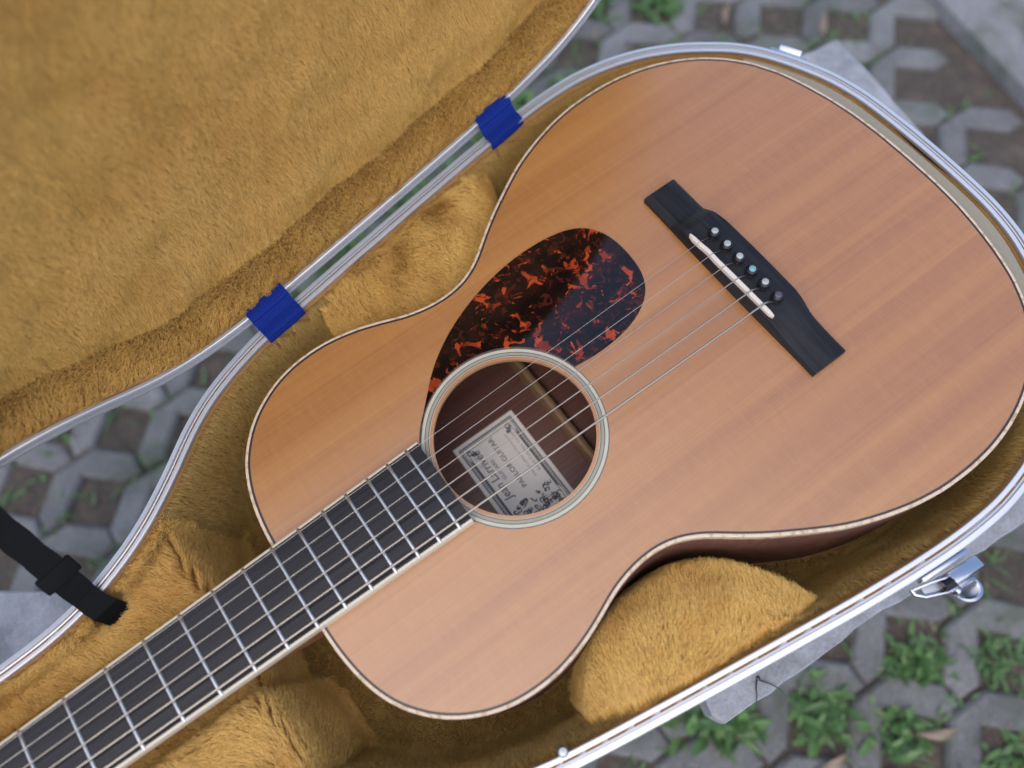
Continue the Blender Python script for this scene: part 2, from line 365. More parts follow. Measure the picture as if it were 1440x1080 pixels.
# fretboard, frets, binding, neck
SC = 609.6
def fx(nf): return SC * (1 - 2 ** (-nf / 12))
def fw(x): return (40.19 + .03675 * x) / 2 + .6       # half width at x, binding included
BW = 1.5
def crown(y, hw): return 7.0 + .55 * (1 - (y / hw) ** 2)
xs = np.linspace(-1, 402, 60); V = []
for x in xs:
    hw = fw(x) - BW
    V += [(x, -hw, .05), *[(x, y, crown(y, fw(x))) for y in np.linspace(-hw, hw, 9)], (x, hw, .05)]
fb = mesh('fretboard', V, grid_faces(60, 11, False, True) + [tuple(range(11)), tuple(range(59 * 11, 60 * 11))], 'ebony', guitar)
for sg in (1, -1):
    V = []
    for x in xs:
        h = fw(x); V += [(x, sg * (h - BW), .06), (x, sg * (h - BW), crown(h - BW, h) + .02), (x, sg * (h - .3), crown(h, h) - .02), (x, sg * h, crown(h, h) - .4), (x, sg * h, .06)]
    mesh('fretboard_binding', V, grid_faces(60, 5, False, True) + [tuple(range(5)), tuple(range(295, 300))], 'cream', fb)
for k in range(1, 19):
    x = fx(k); hw = fw(x) - .5; V = []; ys = np.linspace(-hw, hw, 13)
    for y in ys:
        e = 1 - max(0, (abs(y) - hw + .9)) / .9 * .75; zc = crown(y, fw(x))
        V += [(x + 1.0 * math.cos(a), y, zc - .1 + 1.1 * e * math.sin(a)) for a in np.linspace(0, math.pi, 7)]
    mesh('fret', V, grid_faces(13, 7, False, True) + [tuple(range(7)), tuple(range(84, 91))], 'nickel', fb)
V = []; xs2 = np.linspace(-2, 306, 40)
for x in xs2:
    h = fw(x) - .15; dp = 17 + 3 * max(0, x) / 300 + 62 * sstep(258, 300, np.array(x)) ** 1.5; wd = h * (1 - .35 * float(sstep(262, 300, np.array(x))))
    V += [(x, h, .0), *[(x, (h * (1 - s_) + wd * s_) * math.cos(a) , -dp * math.sin(a) ** .9) for a, s_ in zip(np.linspace(.12, math.pi - .12, 13), np.sin(np.linspace(0, math.pi, 13)))], (x, -h, .0)]
mesh('neck', V, grid_faces(40, 15, False, True) + [tuple(range(15)), tuple(range(39 * 15, 40 * 15))], 'mahogany', guitar)
V = []
for x, hw, zt in ((-4, 23, 2), (-20, 26, -1), (-40, 30, -6), (-130, 34, -28), (-172, 33, -38), (-178, 20, -39.5)):
    V += [(x, hw, zt), (x, -hw, zt), (x, -hw, zt - 15), (x, hw, zt - 15)]
mesh('headstock', V, grid_faces(6, 4, False, True) + [(0, 1, 2, 3), (20, 21, 22, 23)], 'mahogany', guitar)
MB().box((-2.4, 0, 6.2), (4.6, 43, 7), bev=.5).build('nut', 'bone', guitar)
# bridge
def bz(y):
    a = abs(y); return (4.3 + 4.7 * (1 - sstep(39, 50, np.array(a)))) if y > 0 else (5.6 + 3.4 * (1 - sstep(34, 62, np.array(a)))) - .4 * sstep(52, 75, np.array(a))
ys = np.r_[np.linspace(-75.4, -52, 5), np.linspace(-50, -36, 9), np.linspace(-30, 30, 9), np.linspace(36, 50, 9), np.linspace(52, 75.4, 5)]; V = []
for y in ys:
    a = abs(y); x0 = 606.3 - .6 * max(0, 1 - (a / 60) ** 2); x1 = 630.7 + 2.9 * float(1 - sstep(30, 49, np.array(a))) + .6 * max(0, 1 - (a / 35) ** 2); z = float(bz(y))
    V += [(x0, y, .03), (x0, y, z * .72), (x0 + .9, y, z - .25), (x0 + 2.2, y, z), ((x0 + x1) / 2, y, z + .12), (x1 - 2.2, y, z), (x1 - .9, y, z - .25), (x1, y, z * .72), (x1, y, .03)]
bridge = mesh('bridge', V, grid_faces(len(ys), 9, False, True) + [tuple(range(9)), tuple(range((len(ys) - 1) * 9, len(ys) * 9))], 'bridge_ebony', guitar, sharp=40)
V = []
for k, y in enumerate(np.linspace(35.2, -36.0, 40)):
    x = 607.9 + (35 - y) * .024 + (.5 if 12 < y < 27 else 0) * (1 - abs(y - 19.5) / 7.5); hw = 1.35; zt = 13.0 - .9 * (abs(y) / 36) ** 2; e = min(1, min(k + 1, 40 - k) / 2.5)
    V += [(x - hw * e, y, 8.5), (x - hw * e, y, zt - .9), (x - hw * .5 * e, y, zt - .15), (x + hw * .5 * e, y, zt - .15), (x + hw * e, y, zt - .9), (x + hw * e, y, 8.5)]
mesh('saddle', V, grid_faces(40, 6, False, True) + [tuple(range(6)), tuple(range(234, 240))], 'bone', bridge)
PINY = [26.8, 15.7, 4.8, -6.2, -17.1, -28.1]
for k, y in enumerate(PINY):
    hz = 9.0
    pin = MB().lathe((619.6, y, hz), [(0, -4), (2.6, -4), (2.7, .2), (2.2, .8), (2.5, 1.3), (3.4, 2.0), (3.8, 3.1), (3.6, 4.2), (3.0, 5.0), (2.2, 5.4), (0, 5.5)]).build('bridge_pin', 'ebony', guitar)
    MB().lathe((619.6, y, hz), [(0, 5.3), (2.15, 5.3), (2.0, 5.6), (1.2, 5.85), (0, 5.95)], 16).build('pin_dot', ('abalone', 'abalone', 'abalone', 'abalone_blue', 'abalone', 'abalone_dark')[k], pin)
# strings, from nut over the saddle into the pin holes
SADY = [26.9, 16.1, 5.4, -5.4, -16.2, -27.1]
for k in range(6):
    d_ = (.30, .40, .56, .76, 1.0, 1.28)[k]; yn = 17.8 - k * 7.12; ysd = SADY[k]
    P = [(-4, yn, 9.3), (0, yn, 9.1), (fx(12), yn + (ysd - yn) * fx(12) / SC, 10.6 + .4 * k / 5)]
    sx_ = 608.4 + (35 - ysd) * .024
    P += [(sx_ - 1.2, ysd, 13.0), (sx_ + .6, ysd, 13.05), (sx_ + 3.2, ysd + (PINY[k] - ysd) * .3, 11.6), (615.6, PINY[k] + .3, 10.0), (617.4, PINY[k] + .3, 8.7), (618.4, PINY[k], 7.5)]
    MB().tube(P, d_ / 2 - .02, 8).build('string', 'steel_string' if k < 2 else 'bronze_string', guitar)
# paper label glued inside
LX0, LX1, LY0, LY1, LZ = 422.0, 472.2, -44.0, 45.5, -97.55
lab = MB().box(((LX0 + LX1) / 2, (LY0 + LY1) / 2, LZ - .12), (LX1 - LX0, LY1 - LY0, .24)).build('label', 'paper', guitar)
def frame(mb, o, wd, z):
    x0, x1, y0, y1 = LX0 + o, LX1 - o, LY0 + o, LY1 - o
    for a, b, c_, d_ in ((x0, x1, y0, y0 + wd), (x0, x1, y1 - wd, y1), (x0, x0 + wd, y0 + wd, y1 - wd), (x1 - wd, x1, y0 + wd, y1 - wd)):
        mb.add([(a, c_, z), (b, c_, z), (b, d_, z), (a, d_, z)], [(0, 1, 2, 3)])
mb = MB(); frame(mb, 2.9, 1.05, LZ + .05); frame(mb, 4.5, .55, LZ + .05); frame(mb, 6.6, .45, LZ + .05)
def scroll(mb, cx, cy, r, a0, turns, wd, sg=1, z=None):
    n = 26; V = []
    for i in range(n):
        t_ = i / (n - 1); a = a0 + sg * turns * 2 * math.pi * t_; rr = r * (1 - .85 * t_); ww = wd * (.5 + math.sin(math.pi * t_))
        V += [(cx + (rr + ww / 2) * math.cos(a), cy + (rr + ww / 2) * math.sin(a), z), (cx + (rr - ww / 2) * math.cos(a), cy + (rr - ww / 2) * math.sin(a), z)]
    mb.add(V, grid_faces(n, 2))
zz = LZ + .06
for cx, cy, q in ((LX0 + 8.6, LY1 - 8.6, 0), (LX1 - 8.6, LY1 - 8.6, 1)):
    for j in range(3): scroll(mb, cx + (1.2 * j if q == 0 else -1.2 * j), cy - 1.8 * j, 2.6 - .5 * j, j * 2 + q, 1.2, .7, 1 if q else -1, zz + .01 * j)
for x_, m_ in ((LX0 + 5.4, 1), (LX1 - 5.4, -1)):
    mb.add([(x_, LY0 + 24, zz), (x_ + m_ * 1.5, LY0 + 28, zz), (x_ + m_ * 1.1, LY1 - 16, zz), (x_, LY1 - 12, zz)], [(0, 1, 2, 3)])
mb.build('label_border', 'ink', lab, smooth=False)
mb = MB(); q = random.Random(3)
for i in range(110):
    u_ = q.random(); cx = LX0 + 9 + u_ * (LX1 - LX0 - 18); cy = LY0 + 8 + (26 - 14 * math.sin(math.pi * min(1, u_ * 1.1)) * q.random()) * q.random() ** .8
    scroll(mb, cx, cy, q.uniform(.8, 2.6), q.uniform(0, 6.3), q.uniform(.5, 1.4), q.uniform(.35, .8), q.choice((-1, 1)), zz + .004 * i)
mb.build('label_ornament', 'ink', lab, smooth=False)
def lettering(txt, x, y0, size, wide, m, z=zz + .05, shear=0.):
    cu = bpy.data.curves.new('lettering', 'FONT'); cu.body = txt; cu.size = 1; cu.extrude = 0; cu.shear = shear; cu.resolution_u = 3; cu.offset = .008
    ob = bpy.data.objects.new('lettering', cu); COL.objects.link(ob); dg = bpy.context.evaluated_depsgraph_get()
    me = bpy.data.meshes.new_from_object(ob.evaluated_get(dg)); bpy.data.objects.remove(ob); bpy.data.curves.remove(cu)
    v = np.empty(len(me.vertices) * 3); me.vertices.foreach_get('co', v); v = v.reshape(-1, 3)
    wx = v[:, 0].max(); k = wide / wx
    V = np.c_[x - v[:, 1] * size, y0 + v[:, 0] * k, np.full(len(v), z)]
    F = [tuple(p.vertices) for p in me.polygons]; bpy.data.meshes.remove(me)
    mesh('lettering', V, F, m, lab, smooth=False)
lettering('Jean Larriv\u00e9e', 436.6, -6.5, 8.4, 42, 'ink', shear=.12)
lettering('GUITARS', 441.0, 6.5, 3.4, 17, 'ink')
lettering('PARLOR GUITAR', 449.2, -5.5, 4.9, 43, 'ink')
lettering('Hand Crafted in Vancouver', 458.8, -3.5, 2.7, 37, 'ink_light')
lettering('British Columbia, Canada', 463.4, -2.0, 2.7, 34, 'ink_light')

# ================================================================== CASE
case = empty('guitar_case', (420, 0, -130), label='open hard guitar case with gold plush lining, aluminium rims and blue webbing hinges', cat='guitar case')
RZ = -10.0
PHI = R_(90)
A0, A1 = np.array([390.6, 163.9]), np.array([542.8, 189.0])
AX = (A1 - A0) / np.linalg.norm(A1 - A0); NX = np.array([-AX[1], AX[0]])
def LID(P):     # a point of the closed case mirrored about the hinge and turned up into the open lid
    P = np.asarray(P, float); q = P[:, :2] - A0; s_ = q @ AX; e = -(q @ NX); h = P[:, 2] - RZ
    out = A0 + s_[:, None] * AX + (e * math.cos(PHI) - h * math.sin(PHI))[:, None] * NX
    return np.c_[out, RZ + e * math.sin(PHI) + h * math.cos(PHI)]
def LIDv(D):
    q = np.asarray(D, float); s_ = q[:, :2] @ AX; e = -(q[:, :2] @ NX); h = q[:, 2]
    out = s_[:, None] * AX + (e * math.cos(PHI) - h * math.sin(PHI))[:, None] * NX
    return np.c_[out, e * math.sin(PHI) + h * math.cos(PHI)]
RIMP = [(-.2, -2.6), (-.2, -.6), (.1, -.1), (.7, 0), (2.5, -.2), (2.6, -2.8), (3.8, -2.9), (3.9, -.8), (4.5, -.7), (4.6, -2.2), (5.4, -2.2), (5.5, -.2), (7.4, -.3), (8.4, -.8), (8.9, -2.0), (9.1, -13), (8.0, -13), (7.4, -3.2), (1.2, -3.2)]
def rimmesh(lid):
    V, F = sweep(CAS, [(o, RZ + z) for o, z in RIMP], True)
    if lid: V = LID(V)
    return V, F
shp = [(8.0, RZ - 10), (8.0, -60), (7.0, -105), (2.0, -122), (-8, -129), (-30, -130)]
V, F = sweep(CAS, shp); n = len(CAS); cap = tessellate_polygon([[Vector(V[i * 6 + 5]) for i in range(n)]])
mesh('case_shell', V, F + [tuple(i * 6 + 5 for i in q) for q in cap], 'shell', case)
V, F = rimmesh(False); rim = mesh('case_rim', V, F, 'aluminium', case, sharp=25)
# --- height field of the padded interior
H_ = 2.5
gx, gy = np.arange(-214, 781, H_), np.arange(-189, 190, H_)
X, Y = np.meshgrid(gx, gy, indexing='ij')
IN = inside(CAS, X, Y); D = np.where(IN, dist(CAS, X, Y), -dist(CAS, X, Y))
GI = inside(GUI, X, Y); DG = np.where(GI, -dist(GUI, X, Y), dist(GUI, X, Y))
P2 = np.c_[X.ravel(), Y.ravel()]
und = (wav(P2, 60, 1) * 1.2 + wav(P2, 22, 2) * .7).reshape(X.shape)
wall_h = -12.5 - 87 * sstep(-1, 17, D) ** .95
base_h = np.maximum(wall_h, -99.0) + und * (D > 4)
def seg_inside(x0, x1, r): return np.minimum(X - x0, x1 - X)
# neck rest block
e_n = np.minimum(264 + 3 * np.sin(Y / 14) - X, 1e3)
neck_h = np.where(e_n > -14, -25 - 74 * sstep(11, -7, e_n) + und * .7, -200)
neck_h = neck_h - 22 * sstep(33, 25, np.abs(Y))
neck_h = np.where(D < 8, np.maximum(neck_h + 10 * sstep(9, 0, D), neck_h), neck_h)
# waist cushions
CU = ([(384, 186), (388, 168), (394, 153), (404, 137), (418, 123), (440, 104), (490, 103), (516, 120), (533, 142), (546, 160), (551, 172), (553, 190)],
      [(374, 186), (378, 166), (384, 151), (392, 138), (402, 127), (421, 112), (447, 106), (480, 108), (499, 117), (513, 132), (525, 150), (533, 170), (538, 192)])
def cush(sg):
    yy = sg * Y; Q = smooth_loop(np.array(CU[0 if sg > 0 else 1], float), 120, 3)
    e = np.where(inside(Q, X, yy), 1, -1) * dist(Q, X, yy); e = np.minimum(e, DG - 1.0 + 4)
    e = np.minimum(e, np.where((yy > 60), 99, -40))
    top = -12 - 17 * sstep(38, -2, e) ** 1.2 - 3 * sstep(20, 0, DG)
    return np.where(e > -8, top - 80 * sstep(6, -6, e) + und * 1.1, -200)
cu_u, cu_l = cush(1), cush(-1)
comps = np.stack([base_h, neck_h, cu_u, cu_l])
HF = comps.max(0); own = comps.argmax(0)
HF = np.where(DG < 1.5, np.minimum(HF, -103.5), HF)
own_name = ['case_lining', 'neck_rest', 'waist_cushion', 'waist_cushion']
ok = D > -5.5
SG = (X - A0[0]) * AX[0] + (Y - A0[1]) * AX[1]
BANDS = ((-14.0, 29.0), (185.0, 29.5))
WEB = np.zeros(X.shape, bool)
for s0_, w_ in BANDS: WEB |= (np.abs(SG - s0_) < w_ / 2 + .6) & (D < 2.4) & (Y > 60)
STRAP = (np.hypot(X - 208, Y - 60) < 10.5)
gDx, gDy = np.gradient(D, H_)
def at_grid(A, P): return A[np.clip(((P[:, 0] - gx[0]) / H_).round().astype(int), 0, len(gx) - 1), np.clip(((P[:, 1] - gy[0]) / H_).round().astype(int), 0, len(gy) - 1)]
def inward(P): return np.c_[at_grid(gDx, P), at_grid(gDy, P), np.zeros(len(P))], at_grid(D, P)
LIN = {}
def field_mesh(name, HFa, sel, xf, m, parent):
    cell = sel[:-1, :-1]
    idx = -np.ones(HFa.shape, int); need = np.zeros(HFa.shape, bool)
    for di in (0, 1):
        for dj in (0, 1): need[di:HFa.shape[0] - 1 + di, dj:HFa.shape[1] - 1 + dj] |= cell
    idx[need] = np.arange(need.sum())
    V = np.c_[X[need], Y[need], HFa[need]]
    i, j = np.nonzero(cell)
    F = np.c_[idx[i, j], idx[i + 1, j], idx[i + 1, j + 1], idx[i, j + 1]]
    return mesh(name, xf(V) if xf else V, F, m, parent, sharp=80)
okc = np.zeros_like(ok); okc[:-1, :-1] = ok[:-1, :-1] & ok[1:, :-1] & ok[:-1, 1:] & ok[1:, 1:]
for k in range(4): LIN[k] = field_mesh(own_name[k], HF, okc & (own == k), None, 'plush_base', case)

# --- fibres
def fibres(name, P, N, C, length, rad, parent, npt=4, curl=.25, seed=1, m='pile'):
    n = len(P); q = np.random.default_rng(seed)
    ln = (length * q.uniform(.65, 1.2, n))[:, None]
    J = q.normal(size=(n, 3)) * curl
    pts = np.empty((n, npt, 3)); pts[:, 0] = P; cur = P.copy()
    for k in range(1, npt):
        t_ = (k - .5) / (npt - 1)
        d_ = N * (1.0 - .72 * t_) + C * (.25 + .9 * t_) + J * (.5 + t_)
        d_ /= np.linalg.norm(d_, axis=1)[:, None]
        cur = cur + d_ * ln / (npt - 1); pts[:, k] = cur
    hc = bpy.data.hair_curves.new(name); hc.add_curves([npt] * n)
    hc.attributes['position'].data.foreach_set('vector', (pts.reshape(-1, 3) * S + np.array([0, 0, GZ * S])).ravel().astype(np.float32))
    ra = hc.attributes.get('radius') or hc.attributes.new('radius', 'FLOAT', 'POINT')
    prof = np.linspace(1, .35, npt); ra.data.foreach_set('value', (np.tile(prof, n) * rad * S).astype(np.float32))
    hc.materials.append(M[m])
    o = bpy.data.objects.new(name, hc); COL.objects.link(o); adopt(o, parent); o['kind'] = 'stuff'; return o
gHx, gHy = np.gradient(HF, H_)
def scatter(HFa, sel, dens, q, dmin, dstrip):
    ghx, ghy = np.gradient(HFa, H_)
    ar = np.sqrt(1 + np.minimum(ghx ** 2 + ghy ** 2, 60)) * H_ * H_ * sel
    cnt = q.poisson(ar * dens); ii = np.repeat(np.arange(cnt.size), cnt.ravel())
    x = X.ravel()[ii] + q.uniform(0, H_, len(ii)); y = Y.ravel()[ii] + q.uniform(0, H_, len(ii))
    fi = (x - gx[0]) / H_; fj = (y - gy[0]) / H_; i = np.clip(fi.astype(int), 0, len(gx) - 2); j = np.clip(fj.astype(int), 0, len(gy) - 2); u = fi - i; v = fj - j
    z = HFa[i, j] * (1 - u) * (1 - v) + HFa[i + 1, j] * u * (1 - v) + HFa[i, j + 1] * (1 - u) * v + HFa[i + 1, j + 1] * u * v
    dx = (HFa[i + 1, j] - HFa[i, j]) / H_; dy = (HFa[i, j + 1] - HFa[i, j]) / H_
    N = np.c_[-dx, -dy, np.ones(len(x))]; N /= np.linalg.norm(N, axis=1)[:, None]
    dd = D[i, j] * (1 - u) * (1 - v) + D[i + 1, j] * u * (1 - v) + D[i, j + 1] * (1 - u) * v + D[i + 1, j + 1] * u * v
    k_ = (dd > dmin) & ~((x > 660) & (y < 132) & (y > -135) & (dd > dstrip))
    return np.c_[x, y, z][k_], N[k_]
def comb(P, N, main, amp, seed):
    c = np.array(main, float)[None] + amp * np.c_[wav(P, 45, seed), wav(P, 45, seed + 1), wav(P, 45, seed + 2)] + amp * .38 * np.c_[wav(P, 14, seed + 3), wav(P, 12, seed + 4), wav(P, 12, seed + 5)]
    # small tufts
    c = c + .11 * np.c_[wav(P, 4.5, seed + 6), wav(P, 4.5, seed + 7), wav(P, 4.5, seed + 8)]
    return c - N * np.sum(c * N, axis=1)[:, None]
strip_zone = (X > 660) & (Y < 132) & (Y > -135) & (D > 6.5)
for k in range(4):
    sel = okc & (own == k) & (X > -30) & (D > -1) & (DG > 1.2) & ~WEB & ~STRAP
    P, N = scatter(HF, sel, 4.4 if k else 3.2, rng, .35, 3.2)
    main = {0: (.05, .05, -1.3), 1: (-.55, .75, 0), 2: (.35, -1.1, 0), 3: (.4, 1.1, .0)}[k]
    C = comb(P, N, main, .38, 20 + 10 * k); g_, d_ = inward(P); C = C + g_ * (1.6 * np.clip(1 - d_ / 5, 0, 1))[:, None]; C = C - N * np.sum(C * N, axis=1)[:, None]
    fibres('plush_pile', P, N, C, 6.0 if k else 4.6, .105, LIN[k], seed=k, curl=.18, m='pile_brushed' if k else 'pile_lining_shaded')
# grey felt board along the tail between guitar and rim
i0 = [i for i in range(len(CAS)) if CAS[i, 0] > 690 and CAS[i, 1] < 134 and CAS[i, 1] > -140]
Nc = normals2(CAS); i0 = [i for i in i0]
prof = [(-3.4, -30), (-3.4, -12.2), (-4, -11.6), (-18.0, -12.4), (-18.8, -13.2), (-18.8, -60)]
V = [(*(CAS[i] + Nc[i] * o), z) for i in i0 for o, z in prof]
mesh('felt_board', V, grid_faces(len(i0), 6) + [tuple(range(6)), tuple(range((len(i0) - 1) * 6, len(i0) * 6))], 'felt', case)

# --- lid
V, F = sweep(CAS, [(8.0, RZ - 10), (8.0, RZ - 22), (6, RZ - 32), (-4, RZ - 38), (-30, RZ - 40)])
cap = tessellate_polygon([[Vector(V[i * 5 + 4]) for i in range(n)]])
lid = mesh('lid', LID(V), F + [tuple(i * 5 + 4 for i in q) for q in cap], 'shell', case)
V, F = rimmesh(True); mesh('lid_rim', V, F, 'aluminium', lid, sharp=25)
LF = RZ - 3 - 23 * sstep(.3, 9.5, D) - 6 * np.exp(-((D - 11.5) / 2.2) ** 2) + und * .8
pad = RZ - 5 + und * .8 - 26 * sstep(-3, 5, X - 232 - 4 * np.sin(Y / 25))
LF = np.where((D > 2) & (pad > LF), pad, LF)
mesh_l = field_mesh('lid_lining', LF, okc, LID, 'plush_base', lid)
P, N = scatter(LF, okc & (X > 60) & ~WEB, 4.2, rng, .5, 1e9)
uv, dep = proj(LID(P)); vis = (uv[:, 0] > -260) & (uv[:, 0] < 1300) & (uv[:, 1] > -260) & (dep > 80); P, N = P[vis], N[vis]
g_, d_ = inward(P)
keep = rng.random(len(P)) > .75 * np.exp(-((d_ - 11.5) / 1.8) ** 2); P, N, g_, d_ = P[keep], N[keep], g_[keep], d_[keep]
C = comb(P, N, (-.2, 1.15, 0), .34, 90); wl = sstep(13, 9, d_)[:, None]
C = C * (1 + 1.3 * np.exp(-((d_ - 22) / 12) ** 2))[:, None] * (1 - .75 * wl) + g_ * 1.1 * wl * sstep(7, 2, d_)[:, None]; C = C - N * np.sum(C * N, axis=1)[:, None]
fibres('plush_pile', LID(P), LIDv(N), LIDv(C), 5.6, .10, mesh_l, seed=9, curl=.15)

# --- webbing hinges: from inside the case rim, over both rims, into the lid
def webbing(sc0, wd):
    # path in (e, h): case side (e>0 towards the case, h up), then the lid side
    path = [(13.0, -5), (12.8, -2.2), (12.2, .2), (10.8, 1.7), (8.8, 2.3), (6.0, 2.7)]
    pl = [(6.0, 2.7), (8.8, 2.3), (10.8, 1.7), (12.2, .2), (12.8, -2.2), (13.0, -5)]
    K = []
    for e, h in path: q_ = A0 + NX * (-e); K.append((np.array([*q_, RZ + h])))
    for e, h in pl: K.append(LID(np.array([[*(A0 + NX * (-e)), RZ + h]]))[0])
    K = np.array(K); Q = resample(K, 110, False)
    for _ in range(6): Q[1:-1] = .5 * Q[1:-1] + .25 * (Q[:-2] + Q[2:])
    T = np.gradient(Q, axis=0); T /= np.linalg.norm(T, axis=1)[:, None]; B = np.cross(T, [AX[0], AX[1], 0])
    if B[40] @ np.array([-NX[0], -NX[1], 1]) < 0: B = -B
    V = []; nw = 9
    for i in range(len(Q)):
        bulge = .22 * math.sin(i * 2 * math.pi / 5.0)
        for k in range(nw):
            s_ = (k / (nw - 1) - .5) * wd; V.append(Q[i] + np.array([*(AX * (s_ + sc0)), 0]) + B[i] * (bulge + .3 * (1 - (2 * k / (nw - 1) - 1) ** 4)))
    n_ = len(V); V2 = [v - B[i // nw] * 1.3 for i, v in enumerate(V)]
    F = grid_faces(len(Q), nw); F2 = [tuple(j + n_ for j in q) for q in F]
    side = [(i * nw + k, (i + 1) * nw + k, (i + 1) * nw + k + n_, i * nw + k + n_) for i in range(len(Q) - 1) for k in (0, nw - 1)]
    mesh('webbing_hinge', np.array(V + V2), F + F2 + side, 'webbing', case, sharp=50)
def s_of(px, py):    # hinge coordinate of a seen spot on the hinge line
    d_ = np.array([(px - 720) / FPX, (py - 540) / FPX, 1]) @ np.array(CR); t_ = (RZ - CC[2]) / d_[2]; return float((np.array(CC[:2]) + d_[:2] * t_ - A0) @ AX)
for b_ in BANDS: webbing(*b_)

# --- black stay strap from the case to the inside of the lid
Ps = np.array([204, 69, -8.0]); Pe = LID(np.array([[220, 30, -22.0]]))[0]
dv = (Pe - Ps) / np.linalg.norm(Pe - Ps)
tang = np.array([.93, .37, 0]); tang = tang - dv * (tang @ dv); tang /= np.linalg.norm(tang); nrm = np.cross(dv, tang)
path = [np.array([209, 56, -26.]), np.array([208.5, 58.5, -11.]), np.array([207, 62, -7.6])] + [Ps + dv * t_ for t_ in np.linspace(2, np.linalg.norm(Pe - Ps), 24)]
V = []
for i, q_ in enumerate(path):
    wv = 7.4 + .3 * math.sin(i * 1.7); sag = nrm * .6 * math.sin(i * .5)
    for a_, b_ in ((-1, -.6), (1, -.6), (1, .6), (-1, .6)): V.append(q_ + sag + tang * wv * a_ + nrm * b_)
mesh('stay_strap', V, grid_faces(len(path), 4, False, True) + [(0, 1, 2, 3), tuple(range(len(V) - 4, len(V)))], 'black_webbing', case)
cs = Ps + dv * 22
MB().box(cs, (21, 11, 4), (Vector(tang), Vector(dv), Vector(nrm)), 1.2).build('strap_slider', 'black_webbing', case)

# --- draw latch on the near side, catch at the tail, stud inside
def frame_at(x, y):
    k = int(np.argmin((CAS[:, 0] - x) ** 2 + (CAS[:, 1] - y) ** 2)); nn2 = Nc[k]; return Vector((*CAS[k], 0)), Vector((-nn2[1], nn2[0], 0)), Vector((*nn2, 0))
def latch(x, y, full_):
    c_, tg, ou = frame_at(x, y); Z = Vector((0, 0, 1)); at = lambda a, o, z: c_ + tg * a + ou * o + Z * (RZ + z)
    if not full_:
        plate = MB().box(at(0, 10.2, -6), (26, 2.0, 9), (tg, ou, Z), .5).build('latch', 'chrome', case)
        MB().box(at(0, 14.6, -4.6), (16, 6.5, 2.6), (tg, (ou * .93 + Z * .37).normalized(), (Z * .93 - ou * .37).normalized()), .6).build('latch_tongue', 'chrome', plate); return
    plate = MB().box(at(1, 10.4, -5.5), (31, 2.4, 8), (tg, ou, Z), .6).build('latch', 'chrome', case)
    MB().box(at(10, 18.6, -7), (19, 7.0, 5.0), (tg, (ou * .96 + Z * .28).normalized(), (Z * .96 - ou * .28).normalized()), 1.0).build('latch_bar', 'chrome', plate)
    A_ = (tg, (ou * .9 + Z * .43).normalized(), (Z * .9 - ou * .43).normalized())
    lv = MB(); lv.lathe(at(7, 27.0, -13), [(0, -.2), (4.6, -.1), (5.6, .5), (6.6, .9), (7.9, .5), (8.1, -.2), (7.4, -.9), (0, -1.0)], 30, A_); lv.box(at(8, 21.5, -11), (10, 8, 1.8), A_, .5); lv.build('latch_lever', 'chrome', plate)
    MB().tube([at(-20, 12, -9), at(-20, 15, -9), at(-16, 18.5, -9), at(-4, 22.6, -9.5), at(2, 23, -10)], 1.25, 10).tube([at(-19, 12.5, -9), at(-9, 14.2, -8), at(0, 16.5, -8)], 1.0, 10).build('latch_bail', 'chrome', plate)
    MB().box(at(-8, 17.0, -10.5), (14, 5.6, 1.6), (tg, ou, Z), .6).build('latch_hook', 'steel_grey', plate)
    MB().tube([at(-5, 19.5, -7.5), at(1.2, 19.8, -7.2)], 3.0, 14).build('latch_barrel', 'ebony', plate)
    MB().lathe(at(1, 24.8, -10), [(0, 1.9), (1.4, 1.6), (1.9, .6), (1.9, -.6), (0, -.7)], 12).build('latch_rivet', 'chrome', plate)
latch(594, -186.5, True)
latch(763, 112, False)
c_, tg, ou = frame_at(372, -151)
MB().lathe(c_ - ou * 1.4 + Vector((0, 0, RZ - .5)), [(0, 2.2), (2.0, 2.0), (2.9, .9), (3.1, -.4), (2.4, -3), (0, -3)], 16).build('stud', 'steel_grey', case)

# ================================================================== SLABS
def slab(name, poly, zt, th, label, seed):
    q = np.random.default_rng(seed); P = resample(poly, 140)
    if area(P) < 0: P = P[::-1].copy()
    Nn = normals2(P); t_ = np.c_[P[:, 0], P[:, 1]]
    P = P + Nn * (wav(t_, 70, seed) * .8 + wav(t_, 17, seed + 1) * .6)[:, None]
    bv = 1.2 + .9 * np.abs(wav(t_, 24, seed + 2))
    rings_ = [(P - Nn * bv[:, None], zt), (P - Nn * .4, zt - bv), (P + Nn * .0, zt - th * .5), (P - Nn * .8, zt - th)]
    V = np.vstack([np.c_[a, np.full(len(a), b) if np.isscalar(b) else b] for a, b in rings_]); k = len(P)
    F = [(r_ * k + i, r_ * k + (i + 1) % k, (r_ + 1) * k + (i + 1) % k, (r_ + 1) * k + i) for r_ in range(3) for i in range(k)]
    tr = tessellate_polygon([[Vector((*a, 0)) for a in rings_[0][0]]]); F += [tuple(i for i in q_) for q_ in tr] + [tuple(i + 3 * k for i in q_) for q_ in tr]
    return mesh(name, V, F, 'slab', None, sharp=30, label=label, cat='stone slab')
slab('stone_slab', [(915, 165), (853.5, -237), (703, -222.5), (586, -209.5), (457.6, -200.5), (497, 241)], -131, 38, 'grey stone slab under the wide body end of the guitar case', 3)
e1 = np.array([39., -32.]); e1 /= np.linalg.norm(e1); e2 = np.array([-e1[1], e1[0]])
c0 = np.array([123., 153.])
slab('stone_slab', [c0 - e1 * 230, c0 + e1 * 190, c0 + e1 * 190 - e2 * 330, c0 - e1 * 230 - e2 * 330], -131, 38, 'grey stone slab under the neck end of the guitar case', 8)
